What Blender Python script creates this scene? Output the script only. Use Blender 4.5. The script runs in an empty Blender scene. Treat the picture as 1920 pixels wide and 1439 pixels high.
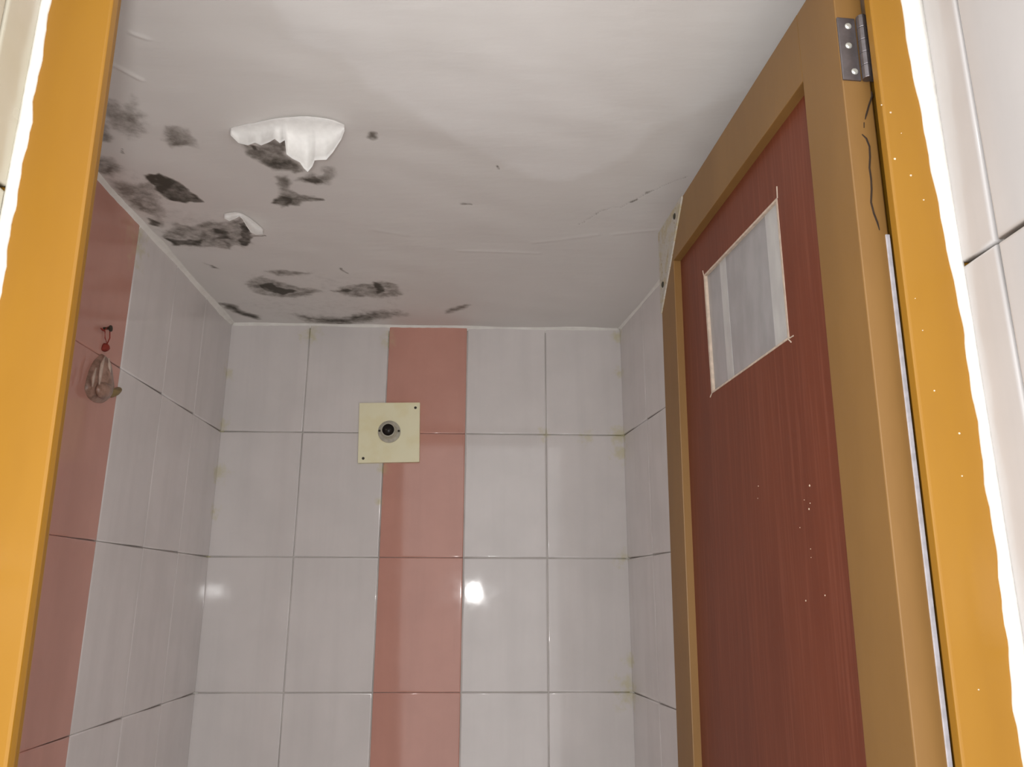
import bpy, bmesh, math, random
import numpy as np
from mathutils import Vector, Matrix

random.seed(7)
C = bpy.context.scene.collection
S = bpy.context.scene

# ------------------------------------------------------------------ camera
HC = 1.52                                   # lens height above the floor
FPX = 1475.4                                # focal length in pixels of the 1920 px wide frame
PT, YW, RL = math.radians(15.05), math.radians(2.12), math.radians(.156)
fw = Vector((math.sin(YW)*math.cos(PT), math.cos(YW)*math.cos(PT), math.sin(PT)))
rt = Vector((math.cos(YW), -math.sin(YW), 0)); up = rt.cross(fw)
R_ = rt*math.cos(RL) + up*math.sin(RL); U_ = up*math.cos(RL) - rt*math.sin(RL); F_ = fw
cam = bpy.data.cameras.new('camera'); cam.sensor_fit = 'HORIZONTAL'; cam.sensor_width = 36
cam.lens = FPX*36/1920; cam.clip_start = .01
co = bpy.data.objects.new('camera', cam); C.objects.link(co)
m = Matrix((R_, U_, -F_)).transposed().to_4x4(); m.translation = (0, 0, HC)
co.matrix_world = m
S.camera = co

# ------------------------------------------------------------------ light and exposure
W = bpy.data.worlds.new('corridor_light'); S.world = W; W.use_nodes = True
W.node_tree.nodes['Background'].inputs[0].default_value = (1.0, .985, .972, 1)
W.node_tree.nodes['Background'].inputs[1].default_value = 2.15
fl = bpy.data.lights.new('flash', 'POINT'); fl.energy = 12.5; fl.color = (1.0, .985, .97)
fl.shadow_soft_size = .024
fo = bpy.data.objects.new('flash', fl); C.objects.link(fo); fo.location = (-.035, -.02, HC+.006)
S.view_settings.view_transform = 'Standard'; S.view_settings.look = 'None'
S.view_settings.gamma = 1; S.view_settings.use_curve_mapping = False
S.view_settings.exposure = 0.0

# ------------------------------------------------------------------ survey helpers
def ray(u, v):
    d = F_ + R_*((u-960)/FPX) + U_*((719.5-v)/FPX)
    return d/d.y
def hit(u, v, P, n):                        # point of a plane (P, n) sighted from the lens
    d = ray(u, v); P = Vector(P) - Vector((0, 0, HC)); n = Vector(n)
    return d*(P.dot(n)/d.dot(n)) + Vector((0, 0, HC))

# ------------------------------------------------------------------ materials
def mat(name):
    m = bpy.data.materials.new(name); m.use_nodes = True
    nt = m.node_tree; return m, nt, nt.nodes['Principled BSDF']
def N(nt, t, **k):
    n = nt.nodes.new(t)
    for a, b in k.items(): setattr(n, a, b)
    return n
def L(nt, a, b): nt.links.new(a, b)
def noise(nt, vec, scale, detail=3, rough=.5, dist=0):
    n = N(nt, 'ShaderNodeTexNoise'); n.inputs['Scale'].default_value = scale
    n.inputs['Detail'].default_value = detail; n.inputs['Roughness'].default_value = rough
    n.inputs['Distortion'].default_value = dist
    if vec is not None: L(nt, vec, n.inputs['Vector'])
    return n.outputs['Fac']
def pos(nt, scale=None):
    g = N(nt, 'ShaderNodeNewGeometry').outputs['Position']
    if scale is None: return g
    v = N(nt, 'ShaderNodeVectorMath', operation='MULTIPLY'); L(nt, g, v.inputs[0]); v.inputs[1].default_value = scale
    return v.outputs[0]
def mrange(nt, x, a, b, c=0, d=1, smooth=True):
    n = N(nt, 'ShaderNodeMapRange'); n.interpolation_type = 'SMOOTHSTEP' if smooth else 'LINEAR'
    L(nt, x, n.inputs['Value'])
    for i, q in zip(('From Min', 'From Max', 'To Min', 'To Max'), (a, b, c, d)): n.inputs[i].default_value = q
    return n.outputs['Result']
def math_(nt, op, a, b=None, clamp=False):
    n = N(nt, 'ShaderNodeMath', operation=op); n.use_clamp = clamp
    for i, q in enumerate((a, b)):
        if q is None: continue
        if isinstance(q, (int, float)): n.inputs[i].default_value = q
        else: L(nt, q, n.inputs[i])
    return n.outputs[0]
def mix(nt, f, a, b, blend='MIX'):
    n = N(nt, 'ShaderNodeMix', data_type='RGBA', blend_type=blend)
    for k, q in ((0, f), (6, a), (7, b)):
        if isinstance(q, (int, float)): n.inputs[k].default_value = q
        elif isinstance(q, tuple): n.inputs[k].default_value = q if len(q) == 4 else (*q, 1)
        else: L(nt, q, n.inputs[k])
    return n.outputs[2]
def bump(nt, b, h, strength=.2, dist=.001):
    n = N(nt, 'ShaderNodeBump'); n.inputs['Strength'].default_value = strength; n.inputs['Distance'].default_value = dist
    L(nt, h, n.inputs['Height']); L(nt, n.outputs[0], b.inputs['Normal'])
def setp(b, **k):
    for a, q in k.items():
        a = a.replace('_', ' ')
        b.inputs[a].default_value = (*q, 1) if isinstance(q, tuple) and len(q) == 3 else q

# yellow lime and damp stains of the tiled walls: (x, y, z, radius), measured on the walls
STAINS = []
def stain_mask(nt):
    g = pos(nt); n1 = noise(nt, g, 55, 4, .6)
    out = None
    for (x, y, z, r) in STAINS:
        d = N(nt, 'ShaderNodeVectorMath', operation='DISTANCE'); L(nt, g, d.inputs[0]); d.inputs[1].default_value = (x, y, z)
        e = math_(nt, 'ADD', d.outputs['Value'], math_(nt, 'MULTIPLY', math_(nt, 'SUBTRACT', n1, .5), r*3.2))
        f = mrange(nt, e, -r*.2, r*1.15, 1, 0)
        out = f if out is None else math_(nt, 'MAXIMUM', out, f)
    return out

def tile_material(name, col, col2, rough=.062, yellow=.55):
    m, nt, b = mat(name)
    g = pos(nt)
    streak = noise(nt, pos(nt, (22, 22, 1.6)), 1.0, 4, .55)
    cloud = noise(nt, g, 9, 4, .55)
    c = mix(nt, mrange(nt, cloud, .3, .7), col, col2)
    c = mix(nt, mrange(nt, streak, .42, .72, 0, .28), c, tuple(q*.80 for q in col))
    oi = N(nt, 'ShaderNodeObjectInfo').outputs['Random']
    c = mix(nt, mrange(nt, oi, 0, 1, 0, .10, False), c, tuple(q*.72 for q in col2))
    c = mix(nt, math_(nt, 'MULTIPLY', stain_mask(nt), yellow), c, (.60, .555, .30))
    L(nt, c, b.inputs['Base Color'])
    L(nt, mrange(nt, noise(nt, g, 30, 3), .3, .75, rough*.8, rough*1.5), b.inputs['Roughness'])
    b.inputs['IOR'].default_value = 1.5; b.inputs['Specular IOR Level'].default_value = .34
    bump(nt, b, noise(nt, pos(nt, (1, 1, .55)), 14, 1), .10, .0010)
    return m

def paint_material(name, col, col2, rough=.38, scale=14, bs=.15, grain=None):
    m, nt, b = mat(name)
    n1 = noise(nt, pos(nt, (1, 1, .25)), scale, 5, .6)
    c = mix(nt, mrange(nt, n1, .3, .7), col, col2)
    if grain:
        n2 = noise(nt, pos(nt, (260, 260, 5)), 1, 3, .6)
        c = mix(nt, mrange(nt, n2, .45, .7, 0, .6), c, grain)
    L(nt, c, b.inputs['Base Color']); b.inputs['Roughness'].default_value = rough
    bump(nt, b, noise(nt, pos(nt, (1, 1, .2)), 70, 3), bs, .0008)
    return m

def plain(name, col, rough=.5, metal=0.0, var=.8, **k):
    m, nt, b = mat(name)
    n1 = noise(nt, pos(nt), 120, 3)
    L(nt, mix(nt, mrange(nt, n1, .3, .7), col, tuple(q*var for q in col)), b.inputs['Base Color'])
    b.inputs['Roughness'].default_value = rough; b.inputs['Metallic'].default_value = metal
    setp(b, **k)
    return m

# ------------------------------------------------------------------ mesh helpers
def obj(name, bm, m, parent=None, smooth=False):
    me = bpy.data.meshes.new(name)
    bmesh.ops.recalc_face_normals(bm, faces=bm.faces)
    bm.to_mesh(me); bm.free()
    if smooth:
        for p in me.polygons: p.use_smooth = True
    if m is not None: me.materials.append(m)
    o = bpy.data.objects.new(name, me); C.objects.link(o)
    if parent is not None: o.parent = parent
    return o
def empty(name, loc=(0, 0, 0), rz=0):
    o = bpy.data.objects.new(name, None); C.objects.link(o); o.location = loc; o.rotation_euler = (0, 0, rz)
    o.empty_display_size = .05
    return o
def tag(o, label, cat=None, kind=None, group=None):
    o['label'] = label
    if cat: o['category'] = cat
    if kind: o['kind'] = kind
    if group: o['group'] = group
    return o
def box(bm, x0, x1, y0, y1, z0, z1):
    v = [bm.verts.new(p) for p in ((x0,y0,z0),(x1,y0,z0),(x1,y1,z0),(x0,y1,z0),(x0,y0,z1),(x1,y0,z1),(x1,y1,z1),(x0,y1,z1))]
    for f in ((0,1,2,3),(4,5,6,7),(0,1,5,4),(1,2,6,5),(2,3,7,6),(3,0,4,7)): bm.faces.new([v[i] for i in f])
    return v
def bevel(bm, w, seg=2):
    bmesh.ops.recalc_face_normals(bm, faces=bm.faces)
    bmesh.ops.bevel(bm, geom=list(bm.edges), offset=w, segments=seg, affect='EDGES', profile=.6, clamp_overlap=True)
def boxo(name, lim, m, parent=None, bev=0, seg=2):
    bm = bmesh.new(); box(bm, *lim)
    if bev: bevel(bm, bev, seg)
    return obj(name, bm, m, parent)
def prism(bm, pts, y0, y1):                 # polygon in x,z extruded along y
    a = [bm.verts.new((x, y0, z)) for x, z in pts]; b = [bm.verts.new((x, y1, z)) for x, z in pts]
    bm.faces.new(a); bm.faces.new(b[::-1]); n = len(pts)
    for i in range(n): bm.faces.new((a[i], a[(i+1) % n], b[(i+1) % n], b[i]))
def lathe(bm, prof, seg=28, axis=Vector((0, -1, 0)), c=Vector((0, 0, 0)), cap=(True, True)):
    axis = axis.normalized(); a = axis.orthogonal().normalized(); b = axis.cross(a)
    rings = []
    for r, h in prof:
        rings.append([bm.verts.new(c + axis*h + (a*math.cos(2*math.pi*i/seg) + b*math.sin(2*math.pi*i/seg))*r) for i in range(seg)])
    for p, q in zip(rings, rings[1:]):
        for i in range(seg): bm.faces.new((p[i], p[(i+1) % seg], q[(i+1) % seg], q[i]))
    if cap[0]: bm.faces.new(rings[0])
    if cap[1]: bm.faces.new(rings[-1])
def tube(bm, pts, r, seg=6):
    pts = [Vector(p) for p in pts]; rings = []
    for i, p in enumerate(pts):
        t = (pts[min(i+1, len(pts)-1)] - pts[max(i-1, 0)]).normalized()
        a = t.orthogonal().normalized(); b = t.cross(a)
        rr = r[i] if isinstance(r, (list, tuple)) else r
        rings.append([bm.verts.new(p + (a*math.cos(2*math.pi*k/seg) + b*math.sin(2*math.pi*k/seg))*rr) for k in range(seg)])
    for p, q in zip(rings, rings[1:]):
        for k in range(seg):
            best = k
            bm.faces.new((p[k], p[(k+1) % seg], q[(k+1) % seg], q[k]))
    bm.faces.new(rings[0]); bm.faces.new(rings[-1])

# ------------------------------------------------------------------ the room's measures (metres)
CEIL = HC + .666
YB = 1.92                                   # back wall
XL, XR = -.645, .353                        # back corners
LD = Vector((0, 1, 0)).normalized()    # direction of the left wall
RD = Vector((-.110, 1, 0)).normalized()     # direction of the right wall
ROWS = [HC+z for z in (.385, .085, -.215, -.515, -.815, -1.115, -1.415)]
YF, YJ, YI = .36, .58, .64                  # outer face of front wall, front of door frame, inner face of front wall
XRR, XRL = .3875, -.3805                      # reveals

def sw(u, v): p = hit(u, v, (0, YB, 0), (0, 1, 0)); return p
for u, v, r in ((1022, 815, .020), (1100, 820, .020), (1160, 818, .030), (1166, 850, .028), (1160, 700, .018), (1158, 632, .022),
                (1168, 1050, .022), (1180, 1298, .040), (1185, 1240, .022), (420, 700, .024), (414, 800, .022), (404, 890, .030), (398, 960, .020),
                (585, 628, .030), (733, 640, .026), (719, 880, .018), (712, 940, .010)):
    p = sw(u, v); STAINS.append((p.x, p.y-.004, p.z, r))
p = hit(250, 450, (XL, YB, 0), (LD.y, -LD.x, 0)); STAINS.append((p.x, p.y, p.z, .05))

# ------------------------------------------------------------------ material library
M_TILE = tile_material('pale_grey_tile', (.76, .72, .705), (.71, .675, .66))
M_PINK = tile_material('pink_tile', (.62, .325, .262), (.58, .30, .242), yellow=.25)
M_LTILE2 = tile_material('yellowed_reveal_tile', (.56, .53, .455), (.50, .465, .36), rough=.2)
M_LTILE = tile_material('reveal_tile', (.55, .53, .525), (.52, .50, .495), rough=.16)
m, nt, b = mat('grout')
g = pos(nt)
c = mix(nt, mrange(nt, noise(nt, g, 6, 3), .40, .62), (.74, .70, .66), (.56, .525, .49))
c = mix(nt, mrange(nt, noise(nt, g, 3.1, 4, .6), .60, .70, 0, .7), c, (.16, .145, .13))
c = mix(nt, math_(nt, 'MULTIPLY', stain_mask(nt), .8), c, (.50, .45, .20))
L(nt, c, b.inputs['Base Color']); b.inputs['Roughness'].default_value = .8
bump(nt, b, noise(nt, g, 260, 3), .3, .0006); M_GROUT = m
M_PLASTER = plain('painted_plaster', (.62, .60, .57), .8)
m, nt, b = mat('white_cement')
g = pos(nt)
c = mix(nt, mrange(nt, noise(nt, g, 30, 4), .3, .7), (.90, .885, .84), (.83, .81, .76))
L(nt, c, b.inputs['Base Color']); b.inputs['Roughness'].default_value = .75
bump(nt, b, noise(nt, g, 90, 4), .5, .002); M_CEMENT = m
M_FLOOR = tile_material('floor_tile', (.30, .28, .27), (.27, .25, .24), rough=.3)
M_ORANGE = paint_material('orange_gloss_paint', (.335, .158, .011), (.300, .137, .009), rough=.36, scale=10)
M_DOOR = paint_material('mustard_brown_paint', (.245, .128, .036), (.212, .109, .031), rough=.48)
M_PANEL = paint_material('red_brown_laminate', (.165, .037, .014), (.142, .031, .012), rough=.50, grain=(.215, .062, .032), bs=.05)
M_RAW = plain('raw_board_edge', (.62, .50, .40), .8)
M_STEEL = plain('worn_steel', (.24, .22, .23), .38, .85)
M_SCREW = plain('bright_screw', (.72, .73, .68), .35, .6)
M_RUST = plain('dark_rusty_screw', (.05, .045, .03), .6, .3)
M_EDGE = plain('pale_edge_strip', (.58, .56, .60), .4)
M_SPECK = plain('pale_paint_speck', (.80, .66, .50), .6)
M_CRACK = plain('dark_crack', (.035, .018, .008), .9)

# ------------------------------------------------------------------ ceiling: plaster grid with mould, a paler zone and peeling paint
def cp(u, v): p = hit(u, v, (0, 0, CEIL), (0, 0, 1)); return (p.x, p.y)
gx = np.linspace(-.80, .56, 480); gy = np.linspace(YI-.03, YB+.06, 480)
GX, GY = np.meshgrid(gx, gy)
def vnoise(cell, seed):                     # smooth value noise on the ceiling grid
    rg_ = np.random.default_rng(seed); nx_, ny_ = int(1.5/cell)+3, int(1.5/cell)+3; T = rg_.uniform(-1, 1, (ny_, nx_))
    fx, fy = (gx-gx[0])/cell, (gy-gy[0])/cell; ix, iy = fx.astype(int), fy.astype(int); tx, ty = fx-ix, fy-iy
    tx, ty = tx*tx*(3-2*tx), ty*ty*(3-2*ty)
    A_ = T[np.ix_(iy, ix)]; B_ = T[np.ix_(iy, ix+1)]; C_ = T[np.ix_(iy+1, ix)]; D_ = T[np.ix_(iy+1, ix+1)]
    return (A_*(1-tx) + B_*tx)*(1-ty[:, None]) + (C_*(1-tx) + D_*tx)*ty[:, None]
GX0, GY0 = GX, GY
GX = GX0 + .0030*vnoise(.016, 1) + .0020*vnoise(.008, 2); GY = GY0 + .0042*vnoise(.016, 3) + .0030*vnoise(.008, 4)   # ragged outlines
def sdf(px):                                # signed distance to a polygon on the ceiling, negative inside
    P = np.array([cp(u, v) for u, v in px]); n = len(P)
    d = np.full(GX.shape, 1e9); ins = np.zeros(GX.shape, bool)
    for i in range(n):
        a, b = P[i], P[(i+1) % n]; e = b-a
        t = np.clip(((GX-a[0])*e[0] + (GY-a[1])*e[1])/(e@e + 1e-12), 0, 1)
        d = np.minimum(d, np.hypot(GX-a[0]-t*e[0], GY-a[1]-t*e[1]))
        c1 = (a[1] > GY) != (b[1] > GY)
        with np.errstate(divide='ignore', invalid='ignore'):
            xi = (b[0]-a[0])*(GY-a[1])/(b[1]-a[1] + 1e-15) + a[0]
        ins ^= c1 & (GX < xi)
    return np.where(ins, -d, d)
def lsd(px):
    P = np.array([cp(u, v) for u, v in px]); d = np.full(GX.shape, 1e9)
    for a, b in zip(P, P[1:]):
        e = b-a; t = np.clip(((GX-a[0])*e[0] + (GY-a[1])*e[1])/(e@e + 1e-12), 0, 1)
        d = np.minimum(d, np.hypot(GX-a[0]-t*e[0], GY-a[1]-t*e[1]))
    return d
def sstep(a, b, x): t = np.clip((x-a)/(b-a), 0, 1); return t*t*(3-2*t)
mold = np.zeros(GX.shape)
def blot(px, k, fe=.006):
    global mold
    mold = np.maximum(mold, k*(1 - sstep(-fe*1.2, fe*1.5, sdf(px))))
def wisp(px, k, w=.004):
    global mold
    mold = np.maximum(mold, k*(1 - sstep(0, w*1.15, lsd(px))))
blot([(185,175),(215,190),(235,205),(249,178),(258,205),(274,216),(270,252),(240,262),(222,248),(205,238),(190,222)], .46, .012)
blot([(222,205),(262,210),(266,238),(235,250)], .58, .012)
blot([(180,220),(203,240),(211,262),(182,268)], .55, .008)
blot([(310,234),(338,238),(356,246),(372,277),(352,273),(325,281),(306,262)], .55, .008)
blot([(318,258),(350,262),(366,274),(326,278)], .68, .006)
wisp([(231,279),(230,288)], .7, .0035)
blot([(170,288),(212,298),(234,320),(208,332),(172,322)], .50, .010)
blot([(198,312),(216,310),(218,326),(202,328)], .72, .006)
blot([(272,328),(300,326),(336,342),(366,364),(379,379),(345,381),(322,378),(290,356)], .95, .0035)
blot([(292,345),(312,345),(318,362),(300,360)], 1.0, .006)
blot([(205,335),(250,345),(282,338),(300,370),(310,408),(302,426),(282,404),(246,388),(222,365)], .58, .014)
blot([(243,371),(262,366),(276,390),(262,394)], .74, .006)
blot([(276,410),(298,416),(297,424),(280,420)], .75, .004)
blot([(300,442),(330,418),(360,424),(400,412),(430,416),(450,408),(468,430),(472,456),(455,462),(432,458),(430,467),(395,464),(345,462),(325,458)], .55, .008)
blot([(304,446),(340,450),(380,446),(378,461),(348,460),(325,462),(320,455)], .95, .004)
blot([(400,428),(430,434),(430,448),(404,446)], .95, .007)
blot([(451,420),(462,416),(474,444),(466,461),(450,459)], .85, .003)
blot([(420,448),(436,458),(430,466),(420,458)], .75, .004)
wisp([(470,441),(498,443)], .7, .004)
blot([(383,492),(398,497),(414,506),(398,504)], .6, .006)
blot([(452,270),(476,280),(490,272),(512,258),(522,270),(534,262),(536,290),(552,305),(570,318),(550,323),(510,318),(490,306),(468,294)], .72, .006)
blot([(500,296),(534,296),(545,306),(510,308)], .88, .006)
blot([(468,272),(486,274),(484,282),(472,282)], .88, .004)
blot([(553,336),(585,326),(604,328),(610,312),(628,311),(633,330),(620,345),(596,349),(578,344)], .52, .007)
blot([(566,337),(590,329),(606,343),(590,346)], .86, .005)
blot([(516,332),(540,328),(548,342),(540,354),(562,364),(604,373),(572,380),(548,386),(530,389),(510,382),(520,366),(524,350)], .62, .006)
blot([(510,381),(522,366),(552,374),(540,388)], .92, .004)
wisp([(545,375),(575,371),(604,373)], .75, .006)
blot([(690,252),(697,247),(706,251),(707,259),(698,264),(690,260)], .9, .004)
wisp([(931,314),(934,319)], .7, .004)
wisp([(866,386),(882,385)], .55, .005)
blot([(460,532),(490,518),(520,528),(560,538),(602,545),(572,557),(520,558),(478,550)], .55, .010)
blot([(483,536),(512,530),(520,539),(558,546),(535,553),(500,548)], .97, .005)
blot([(500,508),(530,507),(582,512),(560,516),(520,516)], .62, .010)
wisp([(640,505),(652,513)], .65, .006)
blot([(618,546),(650,537),(690,533),(715,526),(745,533),(757,553),(720,559),(660,557)], .55, .010)
blot([(620,547),(650,541),(668,545),(650,550)], .85, .006)
blot([(698,528),(716,534),(726,548),(706,553)], .92, .006)
blot([(555,590),(600,594),(640,595),(700,583),(745,583),(765,590),(700,602),(640,611),(580,605)], .62, .022)
blot([(590,597),(640,598),(690,588),(702,590),(660,604),(620,605)], .85, .014)
blot([(403,567),(430,570),(442,573),(452,582),(488,594),(484,600),(455,592),(436,583)], .85, .010)
blot([(834,584),(850,577),(878,572),(872,578),(850,584),(838,588)], .75, .012)
wisp([(1088,422),(1125,397),(1160,388),(1190,378),(1212,362),(1262,340),(1290,328)], .40, .003)
wisp([(1183,380),(1196,376)], .75, .004); wisp([(1212,362),(1225,356)], .6, .004)
wisp([(375,20),(400,60)], .0)
bright = 1 - sstep(-.012, .016, sdf([(500,-60),(520,20),(560,80),(640,108),(700,165),(770,205),(850,258),(930,300),(1000,332),(1060,336),(1115,322),(1180,288),(1235,232),(1290,215),(1400,160),(1560,-60)]))  # soft-edged zone where the ceiling colour is paler
blot([(190,300),(260,310),(330,380),(380,400),(470,400),(480,470),(330,475),(240,400),(190,340)], .20, .03)
blot([(450,505),(600,500),(760,515),(790,560),(700,612),(560,612),(430,570)], .17, .04)
GX, GY = GX0, GY0
mold = np.clip(mold*(1 + .20*vnoise(.022, 8) + .15*vnoise(.009, 9)), 0, 1.15)
ny, nx = GX.shape
# a hand-trowelled ceiling: low waves of a millimetre
rngw = np.random.default_rng(3)
GZ = np.zeros(GX.shape)
for _ in range(26):
    kx, ky = rngw.normal(0, 22, 2); GZ += rngw.uniform(.00005, .00022)*np.sin(kx*GX + ky*GY + rngw.uniform(0, 6.3))
for (u0, v0), (u1, v1), hgt, w in (((205,118),(265,150),.0016,.006), ((245,62),(275,72),.0014,.006), ((860,470),(1010,476),.0008,.008), ((1000,455),(1120,440),.0007,.010),
        ((700,430),(760,440),.0007,.010), ((1150,440),(1240,430),.0008,.009)):
    GZ -= hgt*(1 - sstep(0, w, lsd([(u0, v0), (u1, v1)])))
verts = np.stack([GX.ravel(), GY.ravel(), (CEIL + GZ).ravel()], 1)
ii = np.arange(ny*nx).reshape(ny, nx)
quads = np.stack([ii[:-1, :-1].ravel(), ii[1:, :-1].ravel(), ii[1:, 1:].ravel(), ii[:-1, 1:].ravel()], 1)   # facing down
me = bpy.data.meshes.new('ceiling')
me.vertices.add(len(verts)); me.vertices.foreach_set('co', verts.ravel().astype(np.float32))
me.loops.add(quads.size); me.loops.foreach_set('vertex_index', quads.ravel().astype(np.int32))
me.polygons.add(len(quads)); me.polygons.foreach_set('loop_start', (np.arange(len(quads))*4).astype(np.int32))
me.update(calc_edges=True); me.validate()
for nm, arr in (('mold', mold), ('paler', bright)):
    at = me.attributes.new(nm, 'FLOAT', 'POINT'); at.data.foreach_set('value', arr.ravel().astype(np.float32))
for p_ in me.polygons: p_.use_smooth = True
m, nt, b = mat('mouldy_ceiling_paint')
def attr(nm):
    a = N(nt, 'ShaderNodeAttribute'); a.attribute_name = nm; return a.outputs['Fac']
g = pos(nt)
c = mix(nt, attr('paler'), (.80, .775, .745), (.88, .865, .845))
c = mix(nt, mrange(nt, noise(nt, g, 7, 4), .35, .7, 0, .22), c, (.71, .685, .65))
n1 = math_(nt, 'SUBTRACT', noise(nt, g, 60, 6, .65), .5); n2 = math_(nt, 'SUBTRACT', noise(nt, g, 210, 4, .6), .5)
mo = attr('mold')
k = math_(nt, 'ADD', mo, math_(nt, 'MULTIPLY', math_(nt, 'ADD', math_(nt, 'MULTIPLY', n1, .7), math_(nt, 'MULTIPLY', n2, .2)), mrange(nt, mo, 0, .35, 0, 1)))
c = mix(nt, mrange(nt, k, .10, .72, 0, .80), c, (.21, .185, .155))
c = mix(nt, mrange(nt, k, .52, 1.02, 0, .94), c, (.05, .042, .03))
L(nt, c, b.inputs['Base Color']); b.inputs['Roughness'].default_value = .62
hh = math_(nt, 'ADD', noise(nt, pos(nt, (14, 40, 1)), 1, 4), math_(nt, 'MULTIPLY', mo, -.6))
bump(nt, b, hh, .35, .003)
me.materials.append(m)
ceiling = bpy.data.objects.new('ceiling', me); C.objects.link(ceiling)
tag(ceiling, 'white painted ceiling with black mould patches and peeling paint', kind='structure')
boxo('slab', (-.80, .56, YF, YB+.06, CEIL+.012, CEIL+.06), M_PLASTER, ceiling)

M_FLAKE = plain('white_paint_flake', (.90, .885, .86), .6, var=.94)
def flake(cols, drop, label):
    bm = bmesh.new(); nv = 10; grid = []
    us = []
    for (u0, a0, b0), (u1, a1, b1) in zip(cols, cols[1:]):
        k = max(1, int((u1-u0)/3))
        us += [(u0+(u1-u0)*i/k, a0+(a1-a0)*i/k, b0+(b1-b0)*i/k) for i in range(k)]
    us.append(cols[-1])
    for u, va, vb in us:
        ya = hit(u, va, (0, 0, CEIL), (0, 0, 1)).y; colv = []
        for j in range(nv+1):
            t = j/nv; v = va + (vb-va)*t
            yc = hit(u, v, (0, 0, CEIL), (0, 0, 1)).y
            dz = .0012 + drop*1.1*(yc-ya)*(t**.9)
            colv.append(bm.verts.new(hit(u, v, (0, 0, CEIL-dz), (0, 0, 1))))
        grid.append(colv)
    for p, q in zip(grid, grid[1:]):
        for j in range(nv): bm.faces.new((p[j], p[j+1], q[j+1], q[j]))
    o = obj('paint_flake', bm, M_FLAKE, ceiling, True)
    s = o.modifiers.new('thickness', 'SOLIDIFY'); s.thickness = .0008; s.offset = -1
    o['label'] = label
flake([(432,240,254),(447,236,269),(465,232,273),(478,230,268),(490,227,273),(505,224,267),(515,222,261),(525,221,269),(534,220,263),(537,220,290),
       (548,219,298),(562,218,305),(570,218,317),(577,218,323),(586,219,312),(590,219,301),(612,222,300),(625,225,285),(640,231,262),(646,234,246)],
      .42, 'large curled white paint flake hanging from the ceiling')
flake([(420,401,410),(430,399,415),(440,398,411),(449,399,406),(455,401,412),(462,405,424),(470,410,436),(480,418,441),(494,430,440)],
      .40, 'small curled white paint flake above the mould band')

# ------------------------------------------------------------------ tiled walls
_tiles = {}
def tile_mesh(w, h, m, t=.007):
    key = (round(w, 4), round(h, 4), m.name)
    if key in _tiles: return _tiles[key]
    bm = bmesh.new(); rings = []
    for ins, z in ((0, 0), (0, t-.0016), (.0005, t-.0006), (.0014, t-.00012), (.0028, t), (.0036, t)):
        x, y = w/2-ins, h/2-ins
        rings.append([bm.verts.new(p) for p in ((-x,-y,z),(x,-y,z),(x,y,z),(-x,y,z))])
    for a, b_ in zip(rings, rings[1:]):
        for i in range(4): bm.faces.new((a[i], a[(i+1) % 4], b_[(i+1) % 4], b_[i])).smooth = True
    bm.faces.new(rings[-1]); bm.faces.new(rings[0][::-1])
    bmesh.ops.recalc_face_normals(bm, faces=bm.faces)
    me = bpy.data.meshes.new('tile'); bm.to_mesh(me); bm.free(); me.materials.append(m)
    _tiles[key] = me
    return me
def tile_wall(parent, O, D, nrm, cols, rows, pick, gap=.0022, tilt=.0022, t=.007):
    """tiles with outer face flush with the plane through O along D; cols are distances along D, rows heights"""
    O = Vector(O); D = Vector(D).normalized(); nrm = Vector(nrm).normalized(); Z = Vector((0, 0, 1))
    if D.cross(Z).dot(nrm) < 0: X = -D
    else: X = D
    base = Matrix((X, Z, nrm)).transposed().to_4x4()
    for a, b_ in zip(cols, cols[1:]):
        for z0, z1 in zip(rows, rows[1:]):
            o = bpy.data.objects.new('tile', tile_mesh(abs(b_-a)-gap, abs(z1-z0)-(gap*.4 if pick(a, b_, z0, z1) is M_PINK else gap), pick(a, b_, z0, z1)))
            C.objects.link(o); o.parent = parent
            mw = base.copy() @ Matrix.Rotation(random.gauss(0, tilt), 4, 'X') @ Matrix.Rotation(random.gauss(0, tilt), 4, 'Y')
            mw.translation = O + D*((a+b_)/2) + Vector((0, 0, (z0+z1)/2)) - nrm*(t - random.uniform(0, .0005))
            o.matrix_world = mw
def slab(name, P0, P1, nrm, z0, z1, depth, back=.0062, m=None):
    """grout bed behind a run of tiles from P0 to P1"""
    P0, P1, nrm = Vector(P0), Vector(P1), Vector(nrm).normalized()
    bm = bmesh.new(); q = []
    for z in (z0, z1):
        for p in (P0 - nrm*back, P1 - nrm*back, P1 - nrm*(back+depth), P0 - nrm*(back+depth)):
            q.append(bm.verts.new((p.x, p.y, z)))
    for f in ((0,1,2,3),(4,5,6,7),(0,1,5,4),(1,2,6,5),(2,3,7,6),(3,0,4,7)): bm.faces.new([q[i] for i in f])
    return obj(name, bm, m or M_GROUT)

zr = [CEIL-.002] + ROWS + [0.0]
T_BACK = -.0008
wall_back = slab('wall_back', (XL-.06, YB, 0), (XR+.06, YB, 0), (0, -1, 0), 0, CEIL, .08, .0012)
tag(wall_back, 'back wall of pale grey tiles with one pink tile column', kind='structure')
colsB = [XL+.001, -.4437, -.2437, -.0437, .1563, XR-.001]
tile_wall(wall_back, (0, YB, 0), (1, 0, 0), (0, -1, 0), colsB, zr, lambda a, b_, z0, z1: M_PINK if abs(a+.2437) < .01 else M_TILE, tilt=.0016, t=.0034)

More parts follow.
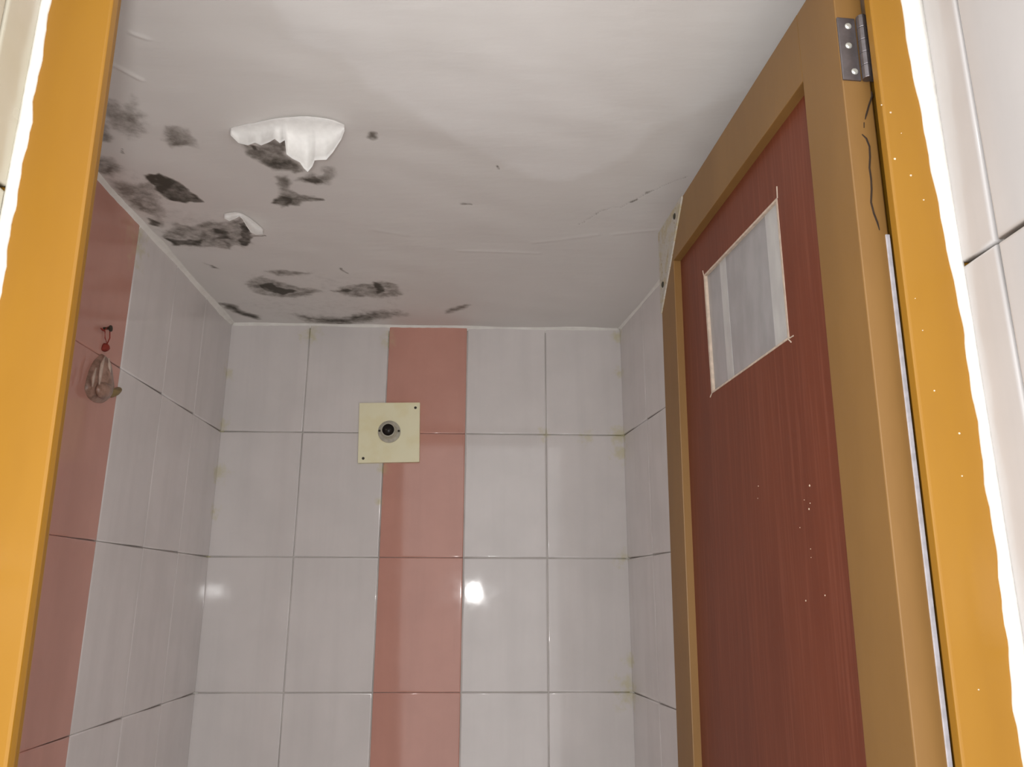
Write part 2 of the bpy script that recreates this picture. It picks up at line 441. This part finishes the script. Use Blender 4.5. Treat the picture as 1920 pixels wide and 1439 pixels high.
nL = Vector((LD.y, -LD.x, 0)); nR = Vector((-RD.y, RD.x, 0))
LO = Vector((XL, YB, 0)); RO = Vector((XR, YB, 0))
wall_left = slab('wall_left', LO + LD*.03, LO - LD*(YB-YI+.02), nL, 0, CEIL, .08, .0012)
tag(wall_left, 'left wall of pale grey tiles with a pink tile column beside the door frame', kind='structure')
colsL = [-.002, -.194, -.373, -.560, -.752, -.942, -1.13, -(YB-YI)]
tile_wall(wall_left, LO, LD, nL, colsL, zr, lambda a, b_, z0, z1: M_PINK if abs(a+.560) < .01 else M_TILE, gap=.0018, tilt=.0014, t=.0034)
wall_right = slab('wall_right', RO + RD*.03, RO - RD*(YB-YI+.02), nR, 0, CEIL, .08, .0012)
tag(wall_right, 'right wall of pale grey tiles behind the open door', kind='structure')
colsR = [-.002, -.19, -.385, -.58, -.78, -.98, -1.18, -(YB-YI)*1.006]
tile_wall(wall_right, RO, RD, nR, colsR, zr, lambda a, b_, z0, z1: M_TILE, gap=.0018, tilt=.0014, t=.0034)

# floor
bm = bmesh.new(); box(bm, -.85, .65, -.9, YB+.08, -.06, -.004)
floor = obj('floor', bm, M_GROUT); tag(floor, 'grey tiled floor of the washroom and passage', kind='structure')
fm = {}
for ix in range(5):
    for iy in range(9):
        w = .296
        if 'f' not in fm:
            b2 = bmesh.new(); box(b2, -w/2, w/2, -w/2, w/2, -.006, 0); bevel(b2, .001, 1)
            mf = bpy.data.meshes.new('tile'); b2.to_mesh(mf); b2.free(); mf.materials.append(M_FLOOR); fm['f'] = mf
        o = bpy.data.objects.new('tile', fm['f']); C.objects.link(o); o.parent = floor
        o.location = (-.70+.30*ix, -.74+.30*iy, 0)

# front wall with its door opening (reveals tiled)
wall_front = empty('wall_front', (0, YJ, 0)); tag(wall_front, 'front wall around the doorway with tiled reveals on both sides', kind='structure')
def part(name, bm, m, parent, smooth=False):
    o = obj(name, bm, m, parent, smooth)
    o.matrix_parent_inverse = Matrix.Translation(parent.location).inverted() if parent.rotation_euler.z == 0 else Matrix()
    return o
bm = bmesh.new(); box(bm, -.78, XRL-.0075, YF, YI, 0, CEIL-.001); part('pier', bm, M_GROUT, wall_front)
bm = bmesh.new(); box(bm, XRR+.0075, .55, YF, YI, 0, CEIL-.001); part('pier', bm, M_GROUT, wall_front)
bm = bmesh.new(); box(bm, XRL-.0075, XRR+.0075, YF, YI, HC+.645, CEIL-.001); part('lintel', bm, M_PLASTER, wall_front)
M_OUTER = plain('painted_passage_wall', (.30, .285, .26), .8)
for x0, x1 in ((-1.3, XRL-.002), (XRR+.002, 1.3)):
    bm = bmesh.new(); box(bm, x0, x1, YF-.012, YF, 0, CEIL+.2); part('outer_facing', bm, M_OUTER, wall_front)
bm = bmesh.new(); box(bm, XRL-.002, XRR+.002, YF-.012, YF, HC+.645, CEIL+.2); part('outer_facing', bm, M_OUTER, wall_front)
bpy.context.view_layer.update()
def reveal(X, nx_, jy, rowz, mt):
    rows = [HC+.64] + [HC+rowz-.30*i for i in range(0, 6)] + [0.0]
    ys = [YJ-.001, jy, jy-.18]
    tile_wall(wall_front, (X, 0, 0), (0, 1, 0), (nx_, 0, 0), ys, rows, lambda *a: mt, gap=.003, tilt=.002)
reveal(XRR, -1, .5345, .260, M_LTILE)
reveal(XRL, 1, .5375, .31, M_LTILE2)

# ------------------------------------------------------------------ cement fillets along the top of the walls and around the frame
def fillet(name, P0, P1, nrm, h, d, seed, label, n=90):
    rg = random.Random(seed); P0, P1, nrm = Vector(P0), Vector(P1), Vector(nrm).normalized()
    bm = bmesh.new(); prof = []; w1 = rg.uniform(0, 6); 
    for i in range(n+1):
        t = i/n; p = P0.lerp(P1, t)
        hh = h*(1 + .16*math.sin(t*17+w1) + .10*math.sin(t*41+2*w1) + rg.uniform(-.07, .07))
        dd = d*(1 + .15*math.sin(t*23+w1) + rg.uniform(-.07, .07))
        pts = [p + Vector((0, 0, -hh)) - nrm*.002, p + Vector((0, 0, -hh*.96)) + nrm*.0016, p + Vector((0, 0, -hh*.5)) + nrm*dd*.32,
               p + Vector((0, 0, -hh*.18)) + nrm*dd*.72, p + nrm*dd + Vector((0, 0, -.001)), p + nrm*dd + Vector((0, 0, .004)), p - nrm*.002 + Vector((0, 0, .004))]
        prof.append([bm.verts.new(q) for q in pts])
    for a, b_ in zip(prof, prof[1:]):
        for j in range(len(a)): bm.faces.new((a[j], a[(j+1) % len(a)], b_[(j+1) % len(a)], b_[j]))
    bm.faces.new(prof[0]); bm.faces.new(prof[-1])
    o = obj(name, bm, M_CEMENT, None, True); tag(o, label, kind='structure'); return o
fillet('trim_1', (XL+.004, YB-.001, CEIL), (XR-.004, YB-.001, CEIL), (0, -1, 0), .013, .007, 1, 'white cement fillet along the top of the back wall')
fillet('trim_2', LO + Vector((0, 0, CEIL)), LO - LD*(YB-YI) + Vector((0, 0, CEIL)), nL, .014, .012, 2, 'white cement fillet between left wall and mouldy ceiling')
fillet('trim_3', RO + Vector((0, 0, CEIL)), RO - RD*(YB-YI) + Vector((0, 0, CEIL)), nR, .010, .008, 3, 'white cement fillet between right wall and ceiling')

# grouted vertical corners of the back wall
m, nt, b = mat('yellowed_corner_grout')
g = pos(nt)
c = mix(nt, mrange(nt, noise(nt, pos(nt, (1, 1, .5)), 16, 4), .42, .66), (.78, .76, .70), (.62, .58, .34))
L(nt, c, b.inputs['Base Color']); b.inputs['Roughness'].default_value = .6; M_CORNERG = m
for nm, x, sx, lab in (('trim_7', XL, 1, 'yellowed grout strip up the left corner of the back wall'), ('trim_8', XR, -1, 'yellowed grout strip up the right corner of the back wall')):
    bm = bmesh.new(); prev = None; rg = random.Random(9)
    for i in range(121):
        z = (CEIL-.004)*i/120; w = .0075 + .0018*math.sin(z*31) + .0012*math.sin(z*83+x) + rg.uniform(-.0005, .0005)
        ring = [bm.verts.new(q) for q in ((x-sx*.002, YB+.001, z), (x-sx*.002, YB-.004, z), (x+sx*.0015, YB-.0022, z), (x+sx*w, YB-.0006, z), (x+sx*w, YB+.001, z))]
        if prev:
            for j in range(5): bm.faces.new((prev[j], prev[(j+1) % 5], ring[(j+1) % 5], ring[j]))
        else: bm.faces.new(ring)
        prev = ring
    bm.faces.new(prev)
    tag(obj(nm, bm, M_CORNERG, None, True), lab, kind='structure')

# ------------------------------------------------------------------ door frame
frame = empty('trim_4', (0, YJ, 0)); tag(frame, 'orange painted wooden door frame with rebate', kind='structure')
HT = HC + .60
def leaned(bm, x0, x1, y0, y1, z0, z1, lean0):
    vs = box(bm, x0, x1, y0, y1, z0, z1)
    for v in vs: v.co.x += lean0*(v.co.z-HC)
for sx, xi, xo, lean in ((-1, -.3140, -.386, -.0175), (1, .3345, .394, .014)):
    bm = bmesh.new(); leaned(bm, min(xi, xo), max(xi, xo), YJ, YJ+.0105, .0, HT+.045, lean); bevel(bm, .0022, 3)
    j = part('jamb', bm, M_ORANGE, frame)
    xb = xi + sx*.024
    bm = bmesh.new(); leaned(bm, min(xb, xo), max(xb, xo), YJ+.0095, YI, .0, HT+.045, lean); bevel(bm, .0015, 2)
    part('jamb_rebate', bm, M_ORANGE, frame)
bm = bmesh.new(); box(bm, -.325, .340, YJ, YJ+.0105, HT, HT+.045); bevel(bm, .002, 2); part('head', bm, M_ORANGE, frame)
bm = bmesh.new(); box(bm, -.348, .368, YJ+.0095, YI, HT+.012, HT+.045); bevel(bm, .0015, 2); part('head_rebate', bm, M_ORANGE, frame)

def bead(name, inner, outer, label):
    """hand-applied white cement bead between frame and tiled reveal"""
    Yp = YJ
    def samp(pl, v):
        for (u0, v0), (u1, v1) in zip(pl, pl[1:]):
            if v0 <= v <= v1: return u0 + (u1-u0)*(v-v0)/(v1-v0)
        return pl[-1][0] if v > pl[-1][1] else pl[0][0]
    bm = bmesh.new(); prof = []; rg = random.Random(5)
    n = 120; va, vb = inner[0][1], inner[-1][1]
    for i in range(n+1):
        v = va + (vb-va)*i/n
        a = hit(samp(inner, v), v, (0, Yp, 0), (0, 1, 0)); c = hit(samp(outer, v), v, (0, Yp, 0), (0, 1, 0))
        c.z = a.z; c.x = XRR if c.x > 0 else XRL; a.x += .0006*math.sin(i*.45) + .0004*math.sin(i*1.1+1) + rg.uniform(-.00015, .00015)
        pts = [a + Vector((0, .001, 0)), a.lerp(c, .05) + Vector((0, -.0022, 0)), a.lerp(c, .3) + Vector((0, -.0045, 0)), a.lerp(c, .7) + Vector((0, -.0045, 0)), c + Vector((0, -.0040, 0)), c + Vector((0, .001, 0))]
        prof.append(pts)
    prof = [[Vector((q.x, q.y, HT+.04)) for q in prof[0]]] + prof + [[Vector((q.x, q.y, .002)) for q in prof[-1]]]
    prof = [[bm.verts.new(q) for q in pts] for pts in prof]
    for a, b_ in zip(prof, prof[1:]):
        for j in range(6): bm.faces.new((a[j], a[(j+1) % 6], b_[(j+1) % 6], b_[j]))
    bm.faces.new(prof[0]); bm.faces.new(prof[-1])
    o = obj(name, bm, M_CEMENT, None, True); tag(o, label, kind='structure')
bead('trim_5', [(1676,-60),(1687,0),(1699,70),(1712,150),(1735,260),(1757,380),(1772,460),(1783,500),(1803,610),(1815,690),(1832,800),(1846,900),(1870,1060),(1884,1180),(1900,1330),(1916,1439),(1950,1700)],
     [(1706,-60),(1718,0),(1738,100),(1757,200),(1780,330),(1797,420),(1815,500),(1838,620),(1855,720),(1878,850),(1893,930),(1910,1040),(1926,1150),(1960,1439),(1990,1700)],
     'bright white cement bead between orange frame and right reveal tiles')
bead('trim_6', [(108,-60),(97,0),(84,80),(74,140),(65,185),(60,230),(40,330),(22,430),(0,570),(-20,720),(-40,900),(-60,1100)],
     [(86,-60),(76,0),(62,80),(52,150),(50,182),(42,220),(20,340),(0,470),(-40,720),(-62,900),(-80,1100)],
     'bright white cement bead between orange frame and left reveal tiles')

# ------------------------------------------------------------------ door leaf, open into the room
DH = .605
theta = math.atan2(1, -.06)
RZ = Matrix.Rotation(theta, 3, 'Z') @ Matrix.Rotation(.014, 3, 'X')     # hung a little out of plumb
O_ = Vector((.5201*DH, DH, HC)) - RZ @ Vector((0, 0, HC))
door = empty('door_1', O_); door.rotation_euler = RZ.to_euler(); tag(door, 'open brown door with red-brown panel and a small glazed opening', kind='structure')
DW, DT = .583, .0268
ZT = HC + .581; Z0 = .012
INV = Matrix.LocRotScale(O_, RZ, None).inverted()
def dl(u, v, y=0.0):                        # door-local x, z of a sighted point on the plane local y
    Rz = RZ; P = O_ + Rz @ Vector((0, y, 0)); nrm = Rz @ Vector((0, 1, 0))
    q = INV @ hit(u, v, P, nrm); return q.x, q.z
ST = .070; RC = .0115                       # stile width, panel recess
boxo('stile', (0, ST, -DT, 0, Z0, ZT), M_DOOR, door, .0012)
boxo('stile', (DW-ST, DW, -DT, 0, Z0, ZT), M_DOOR, door, .0012)
RB = ZT-.080
boxo('rail', (ST, DW-ST, -DT, 0, RB, ZT), M_DOOR, door, .0008)
boxo('rail', (ST, DW-ST, -DT, 0, Z0, Z0+.16), M_DOOR, door, .0008)
boxo('rail', (ST, DW-ST, -DT, 0, .78, .88), M_DOOR, door, .0008)
boxo('panel', (ST, DW-ST, -DT+.006, -RC, Z0+.16, .78), M_PANEL, door)
# upper panel with the cut-out
c4 = [dl(u, v, -RC) for u, v in ((1320,517),(1457,372),(1480,635),(1335,738))]
wx1 = (c4[0][0]+c4[3][0])/2; wx0 = (c4[1][0]+c4[2][0])/2; 
bm = bmesh.new()
outer = [(ST, .88), (DW-ST, .88), (DW-ST, RB), (ST, RB)]
inner = [c4[2], c4[3], c4[0], c4[1]]        # small x (near) bottom, far bottom, far top, near top
ya, yb = -RC, -DT+.006
ring = {}
for k, y in (('f', ya), ('b', yb)):
    ring['o'+k] = [bm.verts.new((x, y, z)) for x, z in outer]; ring['i'+k] = [bm.verts.new((x, y, z)) for x, z in inner]
for k in 'fb':
    for i in range(4): bm.faces.new((ring['o'+k][i], ring['o'+k][(i+1) % 4], ring['i'+k][(i+1) % 4], ring['i'+k][i]))
for s in 'oi':
    for i in range(4): bm.faces.new((ring[s+'f'][i], ring[s+'f'][(i+1) % 4], ring[s+'b'][(i+1) % 4], ring[s+'b'][i]))
obj('panel', bm, M_PANEL, door)
# raw sawn edge of the cut-out
bm = bmesh.new()
cx = sum(p[0] for p in inner)/4; cz = sum(p[1] for p in inner)/4
inn2 = [(x + (cx-x)*.028, z + (cz-z)*.024) for x, z in inner]
inn1 = [(x - (cx-x)*.006, z - (cz-z)*.006) for x, z in inner]
rr = []
for pts, y in ((inn1, ya+.0006), (inn2, ya+.0003), (inn2, yb), (inn1, yb)):
    rr.append([bm.verts.new((x, y, z)) for x, z in pts])
for a, b_ in zip(rr, rr[1:]+rr[:1]):
    for i in range(4): bm.faces.new((a[i], a[(i+1) % 4], b_[(i+1) % 4], b_[i]))
tag(obj('sawn_edge', bm, M_RAW, door), 'pale sawn edge of the cut-out')
# pane
m, nt, b = mat('cloudy_sheet')
out = nt.nodes['Material Output']
tr = N(nt, 'ShaderNodeBsdfTransparent'); tr.inputs[0].default_value = (.86, .86, .88, 1)
b.inputs['Roughness'].default_value = .18
L(nt, mix(nt, mrange(nt, noise(nt, pos(nt, (1, 1, .4)), 40, 4), .3, .7), (.66, .64, .64), (.56, .54, .54)), b.inputs['Base Color'])
ms = N(nt, 'ShaderNodeMixShader'); ms.inputs[0].default_value = .45
L(nt, tr.outputs[0], ms.inputs[1]); L(nt, b.outputs[0], ms.inputs[2]); L(nt, ms.outputs[0], out.inputs['Surface']); M_PANE = m
def quadslab(name, pts, y0, y1, m):
    bm = bmesh.new(); prism(bm, pts, y0, y1); return obj(name, bm, m, door)
pane = quadslab('pane', inn2, -RC-.0050, -RC-.0035, M_PANE); tag(pane, 'cloudy clear plastic pane')
m2 = m.copy(); m2.name = 'clear_tape'
for n_ in m2.node_tree.nodes:
    if n_.type == 'MIX_SHADER': n_.inputs[0].default_value = .55
    if n_.type == 'MIX':
        n_.inputs[6].default_value = (.85, .83, .80, 1); n_.inputs[7].default_value = (.72, .70, .68, 1)
M_TAPE = m2
for t0, t1 in ((.02, .16), (.70, .79)):
    def lerp2(a, b_, t): return (a[0]+(b_[0]-a[0])*t, a[1]+(b_[1]-a[1])*t)
    q = [lerp2(inn2[0], inn2[1], t0), lerp2(inn2[0], inn2[1], t1), lerp2(inn2[3], inn2[2], t1), lerp2(inn2[3], inn2[2], t0)]
    if t0 < .79: o = quadslab('tape_strip', q, -RC-.0034, -RC-.0030, M_TAPE); tag(o, 'milky vertical tape strip on the pane')
# saw overruns at the corners of the cut-out
bm = bmesh.new()
for (u0, v0), (u1, v1) in (((1458,372),(1457,350)), ((1320,517),(1318,508)), ((1335,738),(1332,745)), ((1480,635),(1488,630)), ((1478,636),(1484,642))):
    a = dl(u0, v0, -RC); c = dl(u1, v1, -RC); tube(bm, [(a[0], -RC+.0002, a[1]), (c[0], -RC+.0002, c[1])], .0008, 5)
obj('saw_mark', bm, M_RAW, door)
# pale strip on the rear corner of the hinge edge
boxo('edge_strip', (-.0012, .004, -DT-.0006, -DT+.0030, Z0, HC+.30), M_EDGE, door, .0004)
# triangular corner plate with two screws
m, nt, b = mat('stained_corner_plate')
g = pos(nt)
c = mix(nt, mrange(nt, noise(nt, g, 60, 4, .6), .45, .65), (.50, .47, .42), (.46, .40, .26))
c = mix(nt, mrange(nt, noise(nt, g, 190, 4, .6), .56, .70, 0, .8), c, (.30, .20, .07))
L(nt, c, b.inputs['Base Color']); b.inputs['Roughness'].default_value = .45; b.inputs['Metallic'].default_value = .15; M_CORNER = m
A = dl(1231, 432, .001); B = dl(1279, 366, .001); Cc = dl(1237, 592, .001)
xf = DW-.0005; zt = ZT-.0006
bm = bmesh.new(); prism(bm, [(xf, zt), (B[0], zt), (B[0]+.001, zt-.004), (xf-.001, Cc[1]), (xf, Cc[1])], 0, .0022)
plate = obj('corner_plate', bm, M_CORNER, door); tag(plate, 'whitish stained triangular corner plate')
for u, v in ((1265, 406), (1243, 534)):
    x, z = dl(u, v, .0022); bm = bmesh.new()
    lathe(bm, [(.0050, 0), (.0050, .0006), (.0036, .0016)], 14, Vector((0, 1, 0)), Vector((x, .0022, z)))
    obj('screw', bm, M_RUST, plate)
# hinge
hz0, hz1 = HC+.4515, HC+.518
hinge = boxo('hinge', (-.0016, .0005, -.0175, -.0005, hz0, hz1), M_STEEL, door, .0004); tag(hinge, 'grey steel butt hinge')
for k, (y, z) in enumerate(((-.0105, hz1-.009), (-.0090, (hz0+hz1)/2+.003), (-.0120, hz0+.009))):
    bm = bmesh.new(); lathe(bm, [(.0032, 0), (.0032, .0006), (.0020, .0016)], 14, Vector((-1, 0, 0)), Vector((-.0014, y, z)))
    obj('screw', bm, M_SCREW, hinge)
nk = 5
for i in range(nk):
    a = hz0 + (hz1-hz0)*i/nk; b_ = hz0 + (hz1-hz0)*(i+1)/nk
    bm = bmesh.new(); lathe(bm, [(.0044, a+.0002), (.0047, a+.0006), (.0047, b_-.0006), (.0044, b_-.0002)], 18, Vector((0, 0, 1)), Vector((-.0042, -.0222, 0)))
    obj('knuckle', bm, M_STEEL, hinge, False)
boxo('leaf', (-.0034, -.0012, -.0335, -.0250, hz0, hz1), M_STEEL, hinge, .0003)
# second hinge low on the same edge
hz2, hz3 = .30, .3665
h2 = boxo('hinge', (-.0016, .0005, -.0175, -.0005, hz2, hz3), M_STEEL, door, .0004)
for i in range(nk):
    a = hz2 + (hz3-hz2)*i/nk; b_ = hz2 + (hz3-hz2)*(i+1)/nk
    bm = bmesh.new(); lathe(bm, [(.0047, a+.0004), (.0047, b_-.0004)], 18, Vector((0, 0, 1)), Vector((-.0042, -.0222, 0))); obj('knuckle', bm, M_STEEL, h2)
# cracks in the paint of the hinge edge
ey = INV.to_3x3().inverted() @ Vector((-1, 0, 0))
def de(u, v):
    Rz = RZ; q = INV @ hit(u, v, O_, Rz @ Vector((-1, 0, 0))); return (0.0, q.y, q.z)
for px in ([(1634,172),(1635,180),(1629,198),(1624,216),(1622,224)], [(1620,230),(1620,240)], [(1616,252),(1624,260),(1630,275),(1631,295),(1630,315),(1633,335),(1634,355),(1633,380),(1638,400),(1645,418),(1649,432)]):
    bm = bmesh.new(); tube(bm, [de(u, v) for u, v in px], [.0005]+[.0009]*(len(px)-2)+[.0004], 5)
    tag(obj('crack', bm, M_CRACK, door), 'dark crack in the painted door edge')
# pale specks
bm = bmesh.new()
for u, v, r in ((1518,911,.0014),(1517,955,.0012),(1508,938,.0006),(1519,944,.0007),(1500,990,.0006),(1511,1127,.0010),(1547,1117,.0009),(1520,1030,.0006),(1521,1046,.0005),(1422,912,.0007),(1421,935,.0006)):
    x, z = dl(u, v, -RC); lathe(bm, [(r, -.0002), (r*.7, .0003)], 7, Vector((0, 1, 0)), Vector((x, -RC, z)))
obj('paint_specks', bm, M_SPECK, door)
bm = bmesh.new(); rg = random.Random(11)
for u, v, r in ((1653,197,.0010),(1670,211,.0013),(1678,298,.0015),(1708,329,.0014),(1732,375,.0010),(1752,733,.0010),(1799,813,.0013),(1804,893,.0009),(1730,620,.0008),(1716,560,.0006),(1835,1294,.0008),(1690,250,.0006)):
    p = hit(u, v, (0, YJ-.0001, 0), (0, 1, 0)); lathe(bm, [(r*.7, -.0001), (r*.45, .0004)], 7, Vector((0, -1, 0)), p)
part('paint_specks', bm, M_SPECK, frame)

# ------------------------------------------------------------------ bulb holder on its square plate
def bw(u, v): return hit(u, v, (0, YB-.004, 0), (0, 1, 0))
q = [bw(u, v) for u, v in ((672,870),(787,868),(788,757),(675,758))]
base = Vector((sum(p.x for p in q)/4, YB, sum(p.z for p in q)/4))
holder = empty('bulb_holder', base); tag(holder, 'cream square wall plate with an empty bulb holder across the pink tile edge', 'bulb holder')
m, nt, b = mat('cream_plate')
g = pos(nt)
c = mix(nt, mrange(nt, noise(nt, g, 25, 4), .4, .7), (.90, .86, .60), (.87, .81, .52))
L(nt, c, b.inputs['Base Color']); b.inputs['Roughness'].default_value = .45; M_CREAM = m
M_RIM = plain('aged_white_plastic', (.56, .53, .44), .45)
M_BLACK = plain('black_socket', (.012, .008, .006), .35)
bm = bmesh.new(); prism(bm, [(p.x-base.x, p.z-base.z) for p in q], -.016, -.0002); bevel(bm, .0012, 2); obj('plate', bm, M_CREAM, holder)
cc = bw(731, 812) - base; cc.y = 0
Yo = -.016
bm = bmesh.new(); lathe(bm, [(.0275, 0), (.0275, .003), (.0265, .0042), (.0215, .0048), (.0195, .007), (.0178, .016), (.0168, .026), (.0152, .0265), (.0145, .026), (.0145, .006)], 40, Vector((0, -1, 0)), Vector((cc.x, Yo, cc.z)), (True, True))
ring_ = obj('holder_body', bm, M_RIM, holder, True)
bm = bmesh.new(); lathe(bm, [(.0148, .0255), (.0146, .0245), (.0128, .0235), (.0120, .015)], 32, Vector((0, -1, 0)), Vector((cc.x, Yo, cc.z)))
so = obj('socket', bm, M_BLACK, holder, True); tag(so, 'black empty socket')
for s in (-1, 1):
    bm = bmesh.new(); lathe(bm, [(.0022, 0), (.0022, .022), (.0016, .0226)], 10, Vector((0, -1, 0)), Vector((cc.x+s*.005, Yo-.004, cc.z))); obj('contact_pin', bm, M_RUST, so)
    bm = bmesh.new(); lathe(bm, [(.0028, 0), (.0028, .0012), (.0016, .0018)], 12, Vector((0, -1, 0)), Vector((cc.x+s*.0235, Yo-.0044, cc.z+.0015))); obj('screw', bm, M_RUST, ring_)
for u, v in ((779, 765), (681, 860)):
    p = hit(u, v, (0, YB-.016, 0), (0, 1, 0)) - base
    bm = bmesh.new(); lathe(bm, [(.0034, -.0005), (.0034, .0006), (.0022, .0014)], 12, Vector((0, -1, 0)), Vector((p.x, Yo, p.z))); obj('screw', bm, M_RUST, holder)

# ------------------------------------------------------------------ little pouch hanging from a nail on the pink tiles
def lw(u, v, off=0.0): return hit(u, v, LO + nL*off, nL)
root = lw(195, 588); root_l = root.copy()
pouch = empty('hanging_pouch', root); tag(pouch, 'small translucent pouch hung by red thread from a nail on pink tiles', 'pouch')
M_BAG, nt, b = mat('translucent_pouch')
L(nt, mix(nt, mrange(nt, noise(nt, pos(nt), 90, 4, .6), .35, .65), (.44, .27, .205), (.27, .155, .11)), b.inputs['Base Color'])
b.inputs['Roughness'].default_value = .28; b.inputs['Transmission Weight'].default_value = .15
bump(nt, b, noise(nt, pos(nt), 60, 3), .6, .004)
M_RED = plain('red_thread', (.30, .035, .02), .7)
M_TIP = plain('dull_yellow_tip', (.26, .185, .075), .5)
M_NAIL = plain('dark_nail', (.06, .05, .035), .5, .5)
M_DULL = plain('olive_putty', (.20, .17, .11), .8)
def pillow(name, px, thick, off, m, parent, rings=7):
    lev = off + thick*.5; P = [lw(u, v, lev) - nL*lev for u, v in px]
    # resample closed outline
    L_ = []
    for a, c in zip(P, P[1:]+P[:1]):
        for k in range(4): L_.append(a.lerp(c, k/4))
    for _ in range(2): L_ = [(L_[i-1]+L_[i]*2+L_[(i+1) % len(L_)])/4 for i in range(len(L_))]
    ce = sum(L_, Vector())/len(L_); bm = bmesh.new(); prev = None; first = None
    for k in range(rings):
        s = math.cos(k/(rings)*math.pi/2); h_ = off + thick*math.sin(k/rings*math.pi/2)
        ring = [bm.verts.new(ce + (p-ce)*s + nL*h_ - root) for p in L_]
        if prev:
            for i in range(len(ring)): bm.faces.new((prev[i], prev[(i+1) % len(ring)], ring[(i+1) % len(ring)], ring[i]))
        else: first = ring
        prev = ring
    c_ = bm.verts.new(ce + nL*(off+thick) - root)
    for i in range(len(prev)): bm.faces.new((prev[i], prev[(i+1) % len(prev)], c_))
    bm.faces.new(first[::-1])
    return obj(name, bm, m, parent, True)
bm = bmesh.new(); lathe(bm, [(.0022, -.002), (.0022, .014), (.0055, .0145), (.0055, .0165)], 12, nL, lw(190, 616) - root); obj('nail', bm, M_NAIL, pouch)
pillow('putty_dab', [(183,590),(192,584),(206,588),(207,598),(195,602),(184,598)], .003, .0004, M_DULL, pouch)
bm = bmesh.new(); tube(bm, [lw(u, v, .010)-root for u, v in ((189,616),(196,620),(203,613),(206,622),(206,634),(201,645),(197,634),(197,622),(190,618))], .0010, 6); obj('thread', bm, M_RED, pouch)
pillow('knot', [(199,643),(204,645),(207,656),(201,661),(194,657),(196,648)], .008, .004, M_RED, pouch)
bag = pillow('bag', [(200,662),(208,672),(211,690),(213,710),(216,730),(212,748),(200,758),(184,756),(172,746),(166,730),(170,712),(175,694),(184,676),(192,668)], .022, .0005, M_BAG, pouch)
pillow('bulge', [(200,716),(210,721),(214,733),(209,746),(196,749),(187,741),(186,728),(191,719)], .012, .018, M_BAG, bag)
M_FOLD = plain('pale_fold', (.55, .42, .34), .35)
for px in ([(197,668),(191,684),(188,702),(186,722)], [(204,672),(205,690),(206,708)], [(180,690),(175,708),(173,726)]):
    bm = bmesh.new(); tube(bm, [lw(u, v, .020)-root for u, v in px], [.0012, .0030, .0030, .0014][:len(px)] if len(px) == 4 else [.0012, .0028, .0012], 7); obj('fold', bm, M_FOLD, bag, True)
pillow('tip', [(207,727),(218,729),(228,725),(231,731),(223,742),(213,747),(208,740)], .010, .006, M_TIP, pouch)
